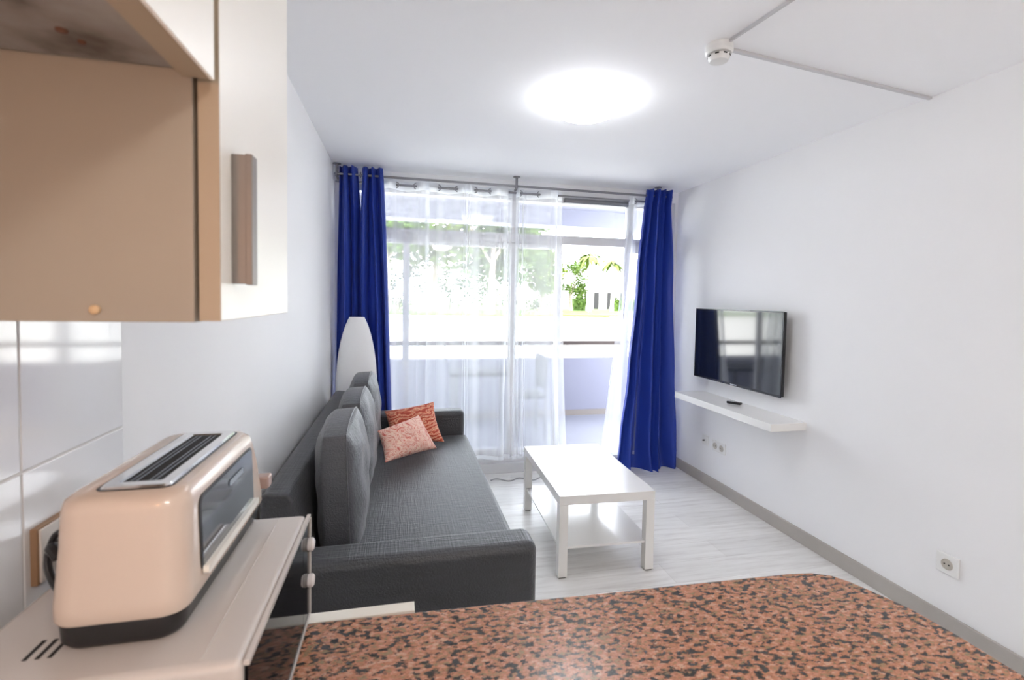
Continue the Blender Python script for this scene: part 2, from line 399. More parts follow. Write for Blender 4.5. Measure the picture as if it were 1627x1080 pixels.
for i, (x, y, lb) in enumerate(shr):
    rnd = random.Random(70+i); t = thing('shrub', lb, 'shrub', (x, y, -.1), 'shrubs below the trees')
    bm = bmesh.new(); tube(bm, [(x, y, -.1), (x+.2, y, 1.6)], [.2, .1], 8); obj('stem', bm, bark, t)
    bm = bmesh.new()
    for k in range(14): leaves(bm, (x+rnd.uniform(-2.8, 2.8), y+rnd.uniform(-1, 1), rnd.uniform(.6, 5.6)), (1.2, 1, .9), 90, .17, rnd)
    obj('foliage', bm, leafs[i % 3], t, smooth=False)
def hedge(x0, x1, y, h, label, seed):
    rnd = random.Random(seed); bm = bmesh.new(); n = int((x1-x0)*60)
    box(bm, x0, x1, y, y+1, -.1, h*.8)
    for _ in range(n): 
        leaves(bm, (rnd.uniform(x0, x1), y+rnd.uniform(-.1, .3), rnd.uniform(.1, h)), (.2, .2, .2), 4, .14, rnd)
    tag(obj('hedge', bm, leafs[0], smooth=False), label, 'hedge', 'hedges on the lawn')
hedge(32.2, 37, 70, 2.1, 'clipped green hedge at the right of the open doorway view', 1)
hedge(25.5, 28.0, 69, 2.3, 'clipped green hedge between the pale palm trunks', 2)
t = thing('low_building', 'low pale building with dark openings behind the palms and hedges', 'building', (30, 84, -.1))
obj('wall', BX(20, 52, 84, 92, -.1, 3.9), mat('pale_render', (.7, .68, .64), .9), t, smooth=False)
for x in (33.0, 34.8, 37.4, 40.0):
    obj('opening', BX(x, x+.9, 83.9, 84, .1, 3.1), mat('dark_opening', (.02, .018, .02), .8), t, smooth=False)
t = thing('street_fence', 'short white railing beside the pale street, seen just above the handrail', 'fence', (14.6, 30, -.1))
for k in range(7): obj('picket', BX(14.0+k*.2, 14.05+k*.2, 30, 30.05, -.1, .5), steel, t)
obj('top_bar', BX(13.9, 15.35, 29.99, 30.06, .44, .5), steel, t)

# ------------------------------------------------------------------ balcony furniture
t = thing('patio_table', 'pale patio table on the balcony seen faintly behind the sheer', 'table', (1.32, 5.0, .05))
obj('tabletop', BX(1.0, 1.62, 4.75, 5.25, .73, .76), mat('patio_grey', (.035, .035, .045), .95, spec=.1), t, bevel=.005)
for x in (1.03, 1.56):
    for y in (4.78, 5.19): obj('leg', BX(x, x+.03, y, y+.03, .05, .73), steel, t)
t = thing('patio_chair', 'grey patio chair on the balcony to the right of the patio table', 'chair', (1.86, 5.1, .05))
chm = mat('patio_mesh', (.05, .05, .06), .9)
obj('seat', BX(1.68, 2.02, 4.9, 5.3, .46, .49), chm, t, bevel=.01)
obj('backrest', BX(1.99, 2.02, 4.9, 5.3, .55, .90), chm, t, bevel=.01)
for x in (1.68, 1.99):
    for y in (4.9, 5.27): obj('leg', BX(x, x+.03, y, y+.03, .05, .46 if x < 1.9 else .9), steel, t)

# ------------------------------------------------------------------ curtains
def sheet(bm, xs, ys, rows, skip=None, uvw=None):
    g = [[bm.verts.new(uvw(i/(xs-1), j/(rows-1))) for i in range(xs)] for j in range(rows)]
    for j in range(rows-1):
        for i in range(xs-1):
            if skip and skip(i/(xs-1), j/(rows-1)): continue
            bm.faces.new((g[j][i], g[j][i+1], g[j+1][i+1], g[j+1][i]))
def lerp(a, b, t): return a+(b-a)*t
def interp(keys, t):
    for (t0, v0), (t1, v1) in zip(keys, keys[1:]):
        if t <= t1: q = (t-t0)/(t1-t0); q = q*q*(3-2*q); return lerp(v0, v1, q)
    return keys[-1][1]
ROD = 3.985
def sheer_curtain(rings, x0, x1, xb0, xb1, zb, label, name='sheer_curtain', seed=0, front0=False, yb=0, pleats=()):
    """rings: x positions where the cloth crosses the rod"""
    t = thing(name, label, 'curtain', ((x0+x1)/2, ROD, zb), 'white sheer curtains')
    ks = [x0]+rings+[x1]
    def fold(s):                                    # s in 0..1 along top -> (x, yoff)
        p = s*(len(ks)-1); i = min(int(p), len(ks)-2); q = p-i
        sg = 1 if ((i % 2 == 0) != front0) else -1
        return lerp(ks[i], ks[i+1], q), sg*math.sin(PI*q)*.045
    ztop = 2.415
    def uvw(a, b):
        x, yo = fold(a); z = lerp(ztop, zb, b); xb = lerp(xb0, xb1, (x-x0)/(x1-x0))
        e = min(1, b*1.3); X = lerp(x, xb, b**1.3)
        n = noise.noise(Vector((a*6+seed, b*.5, seed)))*.030*e + math.sin(a*(len(ks))*PI*2.0+seed)*.006*e
        X += noise.noise(Vector((a*5+seed*2, b*.7, 7)))*.035*e
        py = 0
        for pc, pw in pleats:
            q = (x-pc)/pw
            if abs(q) < .5: X -= pw*.40*math.sin(2*PI*q)*math.cos(PI*q)**2*(.75+.25*math.sin(b*5+seed)); py += .016*math.sin(2*PI*q)
        return Vector((X, ROD+yo*(1-.35*b)+n+py-yb*b*b, z))
    bm = bmesh.new(); sheet(bm, 60*(len(ks)-1)+1, 0, 46, None, lambda a, b: uvw(a, b*.985))
    obj('cloth', bm, sheerm, t, keepn=True)
    bm = bmesh.new(); sheet(bm, 60*(len(ks)-1)+1, 0, 3, None, lambda a, b: uvw(a, lerp(.986, 1, b)))
    obj('hem', bm, hemm, t, keepn=True)
    bm = bmesh.new(); sheet(bm, 60*(len(ks)-1)+1, 0, 3, None, lambda a, b: uvw(a, lerp(0, .033, b))+Vector((0, -.0015, 0)))
    obj('header_band', bm, hemm, t, keepn=True)
    for x in rings:
        bm = bmesh.new(); torus(bm, (x, ROD, 2.378), .022, .004, 'x'); bmesh.ops.rotate(bm, verts=bm.verts, cent=(x, ROD, 2.378), matrix=Matrix.Rotation(.95 if (rings.index(x) % 2 == 0) else -.95, 3, 'Z'))
        obj('eyelet', bm, steel, t)
sheer_curtain([.466, .616, .793, .943, 1.086, 1.216, 1.336], .36, 1.40, .36, 1.42, .150,
              'long white sheer curtain hanging between the left blue curtain and the rod bracket', seed=1, front0=True, pleats=((.705, .14), (1.35, .11), (1.02, .05)))
sheer_curtain([1.464, 1.627], 1.43, 1.83, 1.43, 1.93, .150,
              'short white sheer curtain hanging just right of the rod bracket behind the coffee table', seed=3, front0=True, pleats=((1.50, .06), (1.77, .11)))
sheer_curtain([2.50], 2.445, 2.60, 2.22, 2.55, .13,
              'white sheer curtain gathered against the right blue curtain', seed=5, front0=True, yb=.02)

def blue(name, label, top, bot, zt, zb, nf, y0, amp, seed, gap=None, puddle=False, rings=(), keyx=None):
    t = thing(name, label, 'curtain', ((top[0]+top[1])/2, y0, 0), 'royal blue curtains')
    def uvw(a, b):
        z = lerp(zt, zb, b)
        L_ = interp(keyx[0], b) if keyx else lerp(top[0], bot[0], b**.8); R_ = interp(keyx[1], b) if keyx else lerp(top[1], bot[1], b**.8)
        aa = a
        if gap:
            g0, g1 = gap; w = max(0, 1-b/.125)
            mid = (g0+g1)/2
            if a < mid: aa = a*(1-(mid-g0)/mid*w)
            else: aa = 1-(1-a)*(1-(g1-mid)/(1-mid)*w)
        x = lerp(L_, R_, aa)
        ph = (a+.05*math.sin(a*11+seed)*min(1, b*3))*nf*2*PI
        fo = math.sin(ph+.8*noise.noise(Vector((a*4, b*1.2, seed))))*amp*(1+.5*b)
        fo += noise.noise(Vector((a*5+seed, b*1.1, 3)))*amp*1.2*b + .28*amp*math.sin(ph*2.5+seed)
        x += math.sin(ph*2+1)*amp*.12
        y = y0+fo
        if puddle and b < .05: y -= .026*(1-b/.05)**.5
        v = Vector((x, y, z))
        if puddle and b > .93:
            q = (b-.93)/.07
            v.z = lerp(lerp(zt, zb, .93), .012, min(1, q*1.6)) + .022*(1+math.sin(a*23+q*3))*math.sin(PI*min(1, q))*.7
            v.y -= q*.03*(1+.8*math.sin(a*9+2))
            v.x += (.02*math.sin(a*17)-.03*(a < .1)*1)*q
        return v
    bm = bmesh.new(); n = nf*26
    sk = (lambda a, b: gap and abs(a-(gap[0]+gap[1])/2) < .6/n and b < .125) if gap else None
    sheet(bm, n+1, 0, 90, sk, uvw)
    o = obj('cloth', bm, bluem, t, keepn=True)
    md = o.modifiers.new('s', 'SOLIDIFY'); md.thickness = .0022
    for x in rings:
        bm = bmesh.new(); torus(bm, (x, y0, 2.42), .021, .004, 'x'); obj('eyelet', bm, steel, t)
YB = 3.925
blue('blue_curtain', 'royal blue curtain hanging in the left corner behind the floor lamp', (.045, .36), (.02, .455), 2.478, .03, 5, YB-.008, .034, 2, gap=(.43, .53), rings=(.030, .20))
blue('blue_curtain', 'royal blue curtain beside the television with its hem pooled on the floor', (2.572, 2.80), (2.40, 2.90), 2.468, .02, 4, YB-.006, .036, 6, puddle=True,
     keyx=([(0, 2.572), (.33, 2.50), (.66, 2.44), (.9, 2.385), (1, 2.36)], [(0, 2.80), (.33, 2.845), (.66, 2.885), (.9, 2.915), (1, 2.93)]))
# rods
t = thing('curtain_rod', 'double steel curtain rod hung from the ceiling above the window', 'curtain rod', (1.42, YB, 2.42))
bm = bmesh.new(); tube(bm, [(.012, YB, 2.42), (2.83, YB, 2.42)], .0095, 12); obj('front_rod', bm, steel, t)
bm = bmesh.new(); tube(bm, [(.012, ROD, 2.378), (2.83, ROD, 2.378)], .0095, 12); obj('rear_rod', bm, steel, t)
for x in (.03, 1.42, 2.69):
    bm = bmesh.new(); lathe(bm, [(.030, H), (.030, H-.006), (.010, H-.008), (.010, 2.41), (.015, 2.405), (.015, 2.43)][:5], (x, YB, 0), 16)
    box(bm, x-.006, x+.006, YB-.012, ROD+.012, 2.392, 2.408); obj('bracket', bm, steel, t)

# ------------------------------------------------------------------ ceiling lamp, detector, conduits
t = thing('ceiling_lamp', 'round glowing white dome lamp in the middle of the ceiling', 'lamp', (1.40, 2.33, H))
bm = bmesh.new(); lathe(bm, [(.165, H), (.175, H-.012), (.17, H-.018)], (1.40, 2.33, 0), 48); obj('base_plate', bm, whitep, t)
bm = bmesh.new()
lathe(bm, [(.186, H-.012)]+[(.190*math.cos(a*PI/2/10), H-.012-.088*math.sin(a*PI/2/10)) for a in range(1, 10)]+[(.004, H-.101)], (1.40, 2.33, 0), 48)
obj('shade', bm, mat('lit_opal_dome', (.9, .9, .9), .3, emit=((.95, .97, 1), 8.5)), t)
k = thing('ceiling_lamp', 'added unseen dome lamp behind the camera, brightening the room', 'lamp', (1.25, -1.1, H))  # added, unseen copy of the lamp that evens out the room light
for c in list(t.children):
    q = c.copy(); col.objects.link(q); q.parent = k
    if c.name.startswith('shade'):
        q.data = c.data.copy(); q.data.materials[0] = mat('lit_opal_dome_fill', (.9, .9, .9), .3, emit=((1, .94, .87), 28))
dx, dy = 1.71, 1.718
t = thing('smoke_detector', 'small white smoke detector on the ceiling where two cable trunks meet', 'smoke detector', (dx, dy, H))
bm = bmesh.new(); lathe(bm, [(.052, H), (.052, H-.028), (.046, H-.036)], (dx, dy, 0), 32); obj('base', bm, whitep, t, bevel=.002)
bm = bmesh.new(); lathe(bm, [(.030, H-.036), (.040, H-.040), (.040, H-.050), (.034, H-.062), (.020, H-.066)], (dx, dy, 0), 32); obj('sensor_head', bm, whitep, t)
bm = bmesh.new()
for k in range(8):
    a = k*PI/4; box(bm, -.007, .007, .0385, .0412, -.047, -.042, Matrix.Translation((dx, dy, H)) @ Matrix.Rotation(a, 4, 'Z'))
obj('vent_slot', bm, dark, t)
def trunk(p0, p1, w, label):
    p0, p1 = Vector(p0), Vector(p1); d = p1-p0; a = math.atan2(d.y, d.x)
    bm = bmesh.new(); box(bm, 0, d.length, -w/2, w/2, -.012, 0, Matrix.Translation(p0) @ Matrix.Rotation(a, 4, 'Z'))
    tag(obj('cable_trunk', bm, mat('trunk_plastic', (.60, .60, .62), .5), bevel=.002), label, 'cable trunk')
trunk((dx+.05, dy+.006, H), (W-.0, 1.875, H), .016, 'thin white cable trunk on the ceiling running from the detector to the right wall')
trunk((dx+.01, dy-.05, H), (1.80, .95, H), .010, 'thin white cable trunk on the ceiling running from the detector toward the kitchen')

# ------------------------------------------------------------------ sofa
t = thing('sofa', 'long charcoal woven fabric sofa standing against the left wall', 'sofa', (.5, 2.68, 0))
def soft(bm, x0, x1, y0, y1, z0, z1): box(bm, x0, x1, y0, y1, z0, z1)
obj('base', BX(.10, .955, 1.735, 3.635, .04, .32), sofam, t, bevel=.012)
o = obj('seat', BX(.17, 1.0, 1.742, 3.632, .322, .478), sofam, t, bevel=.028, seg=5)
for y0, y1 in ((1.595, 1.740), (3.634, 3.775)):
    a = obj('armrest', BX(.05, .982, y0, y1, .04, .652), sofam, t, bevel=.034, seg=6)
bm = bmesh.new()
prof = [(.055, .05), (.20, .05), (.20, .45), (.180, .60), (.160, .80), (.145, .825), (.075, .832), (.055, .82)]
loft(bm, [[Vector((x, y, z)) for x, z in prof] for y in (1.745, 3.628)]); obj('backrest', bm, sofam, t, bevel=.012, seg=4)
bm = bmesh.new()
for y in (1.5955, 3.7745): pass
pp = rrect(.084, .948, .074, .618, .01, 3)
tube(bm, [(x, 1.601, z) for x, z in pp]+[(pp[0][0], 1.601, pp[0][1])], .0022, 6); obj('piping', bm, sofam, t)
for x in (.14, .9):
    for y in (1.66, 3.70):
        bm = bmesh.new(); lathe(bm, [(.02, 0), (.024, .042)], (x, y, 0), 12); obj('leg', bm, black, t)

def pillow(name, c00, c10, c11, c01, th, m, label, cat, group=None, edge=0, p=2.0, q=.5, pinch=.06, n=28, seed=0, wr=.006, piping=False, rnd=0):
    c00, c10, c11, c01 = map(Vector, (c00, c10, c11, c01))
    nrm = (c10-c00).cross(c01-c00).normalized(); cen = (c00+c10+c11+c01)/4
    t = thing(name, label, cat, tuple(cen), group) if piping else None
    bm = bmesh.new(); sides = []
    def P(u, v, s):
        k = (max(0, 1-abs(u)**p)*max(0, 1-abs(v)**p))**q
        uu = u*(1-pinch*(1-v*v)**1.0*(abs(u)**3)); vv = v*(1-pinch*(1-u*u)*(abs(v)**3))
        if rnd:
            k_ = rnd if v > 0 else rnd*.25
            uu *= 1-k_*(1-math.sqrt(1-v*v/2)); vv *= 1-k_*(1-math.sqrt(1-u*u/2))
        a, b = (uu+1)/2, (vv+1)/2
        base = c00*(1-a)*(1-b)+c10*a*(1-b)+c11*a*b+c01*(1-a)*b
        w = noise.noise(Vector((u*2.2+seed, v*2.2, s+seed)))*wr*1.6+noise.noise(Vector((u*6+seed, v*5, s*2+seed)))*wr*.6
        return base+nrm*s*(edge+(th/2-edge)*k+w*k)
    for s in (1, -1):
        g = [[bm.verts.new(P(math.sin(PI/2*(2*i/n-1)), math.sin(PI/2*(2*j/n-1)), s)) for i in range(n+1)] for j in range(n+1)]
        for j in range(n):
            for i in range(n): bm.faces.new((g[j][i], g[j][i+1], g[j+1][i+1], g[j+1][i]))
        sides.append(g)
    def rim(g): return [g[0][i] for i in range(n)]+[g[j][n] for j in range(n)]+[g[n][i] for i in range(n, 0, -1)]+[g[j][0] for j in range(n, 0, -1)]
    if edge:
        a, b = rim(sides[0]), rim(sides[1])
        for k in range(len(a)): bm.faces.new((a[k], a[(k+1)%len(a)], b[(k+1)%len(a)], b[k]))
    else: bmesh.ops.remove_doubles(bm, verts=bm.verts, dist=1e-5)
    if piping:
        obj('cover', bm, m, t, keepn=False, sub=1)
        bm = bmesh.new()
        pts = [P(-1+2*k/20, -1, 1) for k in range(20)]+[P(1, -1+2*k/20, 1) for k in range(20)]+[P(1-2*k/20, 1, 1) for k in range(20)]+[P(-1, 1-2*k/20, 1) for k in range(21)]
        tube(bm, pts, .0035, 6); obj('piping', bm, m, t); return t
    o = obj(name, bm, m, sub=1); return tag(o, label, cat, group)
GC = 'grey back cushions on the sofa'
for i, (y0, y1, lb, dz) in enumerate(((1.84, 2.42, 'grey fabric back cushion nearest the kitchen counter on the sofa', .01), (2.46, 3.02, 'grey fabric back cushion in the middle of the sofa', 0), (3.07, 3.61, 'grey fabric back cushion by the far sofa arm in front of the floor lamp', 0))):
    xb, xt = .298, .270
    zt = 1.0+dz
    c = lambda y, z: (lerp(xb, xt, (z-.485)/(zt-.485)), y, z)
    yy = -.02*i
    pillow('back_cushion', c(y0, .485), c(y1, .485), c(y1-.02, zt), c(y0+.05, zt-.01), .195, cushm, lb, 'cushion', GC, edge=.040, p=2.5, q=.5, pinch=.03, seed=i*3+1, wr=.010, piping=True, rnd=.42)

def stripe_fabric():
    m = mat('coral_striped_fabric', (.7, .2, .12), .85, sheen=.2); N, L, b = nodes(m)
    tc = N.new('ShaderNodeTexCoord'); mp = N.new('ShaderNodeMapping'); L.new(tc.outputs['Generated'], mp.inputs['Vector'])
    mp.inputs['Rotation'].default_value = (0, .35, 0)
    wv = N.new('ShaderNodeTexWave'); wv.bands_direction = 'Z'; wv.inputs['Scale'].default_value = 3.4; wv.inputs['Distortion'].default_value = 9
    wv.inputs['Detail'].default_value = 3; wv.inputs['Detail Scale'].default_value = 1.6
    L.new(mp.outputs[0], wv.inputs['Vector'])
    r = ramp(N, [(.0, (.42, .05, .025)), (.35, (.62, .13, .07)), (.6, (.78, .30, .17)), (.85, (.85, .52, .34)), (1, (.50, .10, .06))]); L.new(wv.outputs['Fac'], r.inputs[0])
    L.new(r.outputs[0], b.inputs['Base Color']); return m
def floral_fabric():
    m = mat('pink_floral_fabric', (.8, .5, .42), .85, sheen=.2); N, L, b = nodes(m)
    tc = N.new('ShaderNodeTexCoord')
    n = N.new('ShaderNodeTexNoise'); n.inputs['Scale'].default_value = 16; n.inputs['Detail'].default_value = 4; n.inputs['Distortion'].default_value = 2.2
    L.new(tc.outputs['Object'], n.inputs['Vector'])
    r = ramp(N, [(.34, (.62, .13, .10)), (.42, (.80, .42, .33)), (.5, (.86, .64, .52)), (.56, (.66, .20, .16)), (.62, (.86, .62, .48))]); L.new(n.outputs['Fac'], r.inputs[0])
    L.new(r.outputs[0], b.inputs['Base Color']); return m
pillow('throw_pillow', (.43, 3.36, .51), (.81, 3.37, .50), (.745, 3.56, .745), (.40, 3.52, .695), .13, stripe_fabric(),
       'coral red throw pillow with wavy stripes leaning in the far sofa corner', 'pillow', 'small throw pillows on the sofa', pinch=.10, seed=2, wr=.008)
pillow('throw_pillow', (.425, 2.91, .53), (.745, 3.19, .515), (.63, 3.29, .715), (.375, 3.08, .675), .12, floral_fabric(),
       'pink throw pillow with pale floral pattern lying in front of the striped one', 'pillow', 'small throw pillows on the sofa', pinch=.08, seed=7, wr=.006)

# ------------------------------------------------------------------ floor lamp
t = thing('floor_lamp', 'tall white elliptical floor lamp with flat top standing behind the sofa end', 'floor lamp', (.185, 3.86, 0))
def lampprof(z0, z1, n=20):
    out = []
    for k in range(n+1):
        z = lerp(z0, z1, k/n); u = (z-.80)/(.60 if z > .8 else .95); out.append((.150*max(.02, 1-u*u)**.58, z))
    return out
bm = bmesh.new(); lathe(bm, lampprof(.06, 1.345), (.185, 3.845, 0), 40, 1, .36); obj('shade', bm, mat('white_lamp_shade', (.93, .94, .95), .5), t)
bm = bmesh.new(); lathe(bm, [(.10, 0), (.10, .02), (.06, .06)], (.185, 3.845, 0), 32, 1, .45); obj('base', bm, steel, t)

# ------------------------------------------------------------------ coffee table
t = thing('coffee_table', 'low white rectangular coffee table with lower shelf in front of the window', 'coffee table', (1.3428, 2.4383, 0))
t.rotation_euler = (0, 0, -.0345)
TW, TL, TH = .55, .90, .45
obj('tabletop', BX(0, TW, 0, TL, TH-.05, TH), whitel, t, bevel=.002, local=True)
for x in (0, TW-.05):
    for y in (0, TL-.05):
        lg = obj('leg', BX(x, x+.05, y, y+.05, .006, TH-.05), whitel, t, bevel=.002, local=True)
        obj('foot_pad', BX(x+.006, x+.044, y+.006, y+.044, 0, .006), black, lg, local=True)
obj('shelf', BX(.01, TW-.01, .012, TL-.012, .155, .167), whitel, t, bevel=.001, local=True)

# ------------------------------------------------------------------ television, shelf, remote, sockets
xs = W-.085
t = thing('television', 'flat black television mounted on the right wall above the white shelf', 'television', (xs, 3.1, 1.17))
obj('body', BX(xs+.004, xs+.028, 2.648, 3.595, .897, 1.446), black, t, bevel=.004)
bm = bmesh.new(); box(bm, xs, xs+.004, 2.645, 3.598, 1.4405, 1.449); box(bm, xs, xs+.004, 2.645, 3.598, .892, .907)
box(bm, xs, xs+.004, 2.645, 2.653, .907, 1.4405); box(bm, xs, xs+.004, 3.590, 3.598, .907, 1.4405)
obj('bezel', bm, mat('bezel_black', (.02, .02, .025), .25), t)
obj('screen', BX(xs+.001, xs+.004, 2.653, 3.590, .907, 1.4405), mat('tv_screen', (.010, .013, .020), .08, spec=.8, coat=.3), t, smooth=False)
obj('small_mark', BX(xs-.001, xs, 3.07, 3.14, .8965, .9035), steel, t)
obj('wall_mount', BX(xs+.030, W, 2.95, 3.27, 1.02, 1.32), black, t)
t = tag(obj('wall_shelf', BX(2.711, W, 2.517, 3.595, .715, .763), whitel, bevel=.002), 'thick white floating shelf on the right wall under the television', 'shelf')
t = thing('remote_control', 'small black remote control lying on the white wall shelf', 'remote control', (2.88, 3.085, .763))
bm = bmesh.new(); box(bm, -.019, .019, -.05, .05, 0, .017, Matrix.Translation((2.885, 3.085, .763)) @ Matrix.Rotation(.5, 4, 'Z')); obj('body', bm, black, t, bevel=.005)
bm = bmesh.new(); box(bm, -.015, .015, .0, .044, .017, .0175, Matrix.Translation((2.885, 3.085, .763)) @ Matrix.Rotation(.5, 4, 'Z')); obj('key_panel', bm, mat('grey_keys', (.3, .3, .32), .4), t)
def outlet(y0, y1, z0, z1, n, label, tv=False):
    t = thing('wall_socket', label, 'socket', (W, (y0+y1)/2, (z0+z1)/2), 'white sockets on the right wall')
    obj('plate', BX(W-.010, W, y0, y1, z0, z1), whitep, t, bevel=.003)
    for k in range(n):
        cy = lerp(y0, y1, (k+.5)/n); cz = (z0+z1)/2
        bm = bmesh.new(); r = .0215
        loops = [[Vector((x, cy+q*math.cos(a*PI/14), cz+q*math.sin(a*PI/14))) for a in range(28)] for x, q in ((W-.0102, r+.004), (W-.013, r+.003), (W-.013, r), (W-.0105, r-.001))]
        loft(bm, loops, True)
        s = obj('insert', bm, mat('socket_cup', (.50, .47, .42), .5) if not tv else whitep, t)
        bm = bmesh.new()
        if not tv:
            for dy in (-.0095, .0095): lathe(bm, [(.0032, -.0135), (.0032, -.0120)], (W, cy+dy, cz), 10, axis='x')
        else: lathe(bm, [(.005, -.03), (.005, -.012)], (W, cy, cz), 10, axis='x')
        obj('pin_hole', bm, dark, s)
outlet(1.640, 1.735, .270, .362, 1, 'single white wall socket low on the right wall near the kitchen counter')
outlet(3.275, 3.435, .315, .400, 2, 'double white wall socket low on the right wall under the shelf')
outlet(3.490, 3.572, .325, .405, 1, 'white aerial socket with short dark plug beside the right blue curtain', tv=True)

bm = bmesh.new()
pts = [(1.24+.42*k/30, 3.90+.03*math.sin(k*.45)-.001*k, .006+.0) for k in range(31)]
tube(bm, pts, .004, 8); tag(obj('floor_cable', bm, mat('grey_cable', (.35, .35, .36), .5)), 'thin grey cable lying on the floor under the sheer curtain hem', 'cable')

# ------------------------------------------------------------------ kitchen counter
poly = [(0, .30), (1.49, .30), (1.503, .56), (1.505, .66), (1.498, .74), (1.478, .80), (1.462, .84), (1.442, .868), (1.405, .886), (1.352, .893), (0, .9385)]
bm = bmesh.new(); prism(bm, poly, .868, .90)
tag(obj('countertop', bm, granitem, bevel=.006, seg=3), 'polished salmon pink and black speckled granite countertop with a rounded corner', 'countertop')
t = thing('base_cabinet', 'white base cabinet under the granite counter with a pale end board', 'cabinet', (.7, .6, 0))
obj('body', BX(.003, 1.40, .34, .86, .08, .866), doorw, t, bevel=.003)
obj('plinth', BX(.02, 1.36, .38, .82, 0, .08), dark, t)
obj('end_board', BX(.004, .543, .9425, .972, 0, .888), mat('cream_board', (.78, .74, .66), .4), t, bevel=.0015)

# tiles on the left wall
def tilem():
    m = mat('white_wall_tiles', (.75, .75, .76), .08, coat=.2); return m
t = bpy.data.objects.new('trim_3', None); col.objects.link(t); t.location = (0, .6, 1.2); struct(t)
obj('grout', BX(0, .0068, -.21, 1.044, .902, 1.46), mat('white_grout', (.66, .65, .64), .8), t, smooth=False)
for (y0, y1) in ((-.21, .040), (.043, .292), (.295, .543), (.546, .792), (.795, 1.044)):
    for (z0, z1) in ((.902, 1.048), (1.051, 1.243), (1.246, 1.46)):
        obj('tile', BX(.0, .008, y0, y1, z0, z1), tilem(), t, bevel=.0015, seg=2)

# socket by the oven with plug
t = thing('wall_socket', 'white wall socket on the kitchen tiles behind the toaster with a black plug', 'socket', (.008, .85, 1.12))
obj('rim', BX(.008, .0165, .805, .887, 1.078, 1.160), mat('socket_brown', (.30, .18, .10), .5), t, bevel=.001)
obj('plate', BX(.0167, .020, .808, .884, 1.081, 1.157), mat('socket_cream', (.70, .66, .62), .4), t, bevel=.001)
t = thing('power_plug', 'black plug with a looping black cord beside the toaster', 'plug', (.02, .855, 1.12))
bm = bmesh.new(); lathe(bm, [(.019, .020), (.019, .034), (.013, .040), (.011, .058)], (0, .852, 1.12), 18, axis='x'); obj('plug_body', bm, black, t)
bm = bmesh.new()
def bez(P, n=14):
    P = [Vector(p) for p in P]; P = [P[0]]+P+[P[-1]]; out = []
    for i in range(1, len(P)-2):
        for k in range(n):
            s = k/n; a, b, c, d = P[i-1], P[i], P[i+1], P[i+2]
            out.append(.5*((2*b)+(-a+c)*s+(2*a-5*b+4*c-d)*s*s+(-a+3*b-3*c+d)*s**3))
    out.append(P[-2]); return out
tube(bm, bez([(.060, .852, 1.12), (.072, .83, 1.128), (.080, .76, 1.145), (.088, .712, 1.165), (.094, .706, 1.186), (.104, .703, 1.197), (.118, .70, 1.192), (.130, .70, 1.176)]), .0036, 8)
tube(bm, bez([(.086, .712, 1.168), (.090, .704, 1.154), (.100, .695, 1.140), (.114, .684, 1.131), (.128, .676, 1.125), (.136, .672, 1.118)]), .0042, 8)
tube(bm, bez([(.090, .712, 1.172), (.098, .700, 1.178), (.108, .694, 1.17)]), .0075, 8)
obj('cord', bm, black, t)

# ------------------------------------------------------------------ mini oven
OX0, OX1, OY0, OY1, OZ0, OZ1 = .055, .354, .560, .930, .912, 1.100
t = thing('mini_oven', 'cream white mini oven with dark glass door standing on the granite counter', 'oven', ((OX0+OX1)/2, (OY0+OY1)/2, .9))
bm = bmesh.new()
pf = [(OX0, OZ0), (OX1-.002, OZ0), (OX1, OZ0+.003), (OX1, OZ1-.003), (OX1-.003, OZ1), (OX0+.02, OZ1), (OX0, OZ1-.02)]
box(bm, OX0, OX1-.004, OY0, OY1, OZ0, OZ1)
obj('body', bm, ovenm, t, bevel=.010, seg=5)
bm = bmesh.new(); box(bm, OX1-.050, OX1-.0475, OY0+.012, OY1-.02, OZ1-.0005, OZ1+.0012); obj('seam', bm, ovenm, t)
obj('front_frame', (lambda b: (box(b, OX1-.004, OX1+.002, OY0+.004, OY1, OZ1-.007, OZ1-.001), box(b, OX1-.004, OX1+.002, OY0+.004, OY1, OZ0, OZ0+.006), box(b, OX1-.004, OX1+.003, OY1-.004, OY1, OZ0+.006, OZ1-.007), b)[-1])(bmesh.new()), ovenm, t)
d = obj('door', BX(OX1-.003, OX1, OY0+.006, OY1-.058, OZ0+.006, OZ1-.007), blackg, t, smooth=False)
obj('control_panel', BX(OX1-.003, OX1, OY1-.056, OY1-.004, OZ0+.006, OZ1-.007), blackg, t, smooth=False)
for z in (1.050, .984):
    bm = bmesh.new(); lathe(bm, [(.0105, 0), (.0115, .003), (.011, .008), (.008, .0105)], (OX1, OY1-.014, z), 24, axis='x'); obj('knob', bm, mat('knob_white', (.75, .70, .68), .35), t)
bm = bmesh.new()
for k in range(3): 
    x = .122+k*.0115; box(bm, x, x+.0042, .608, .640, OZ1-.0005, OZ1+.0006)
obj('vent_slot', bm, dark, t)
for x in (OX0+.03, OX1-.04):
    for y in (OY0+.03, OY1-.03):
        bm = bmesh.new(); lathe(bm, [(.010, .9), (.012, OZ0)], (x, y, 0), 14); obj('foot', bm, black, t)

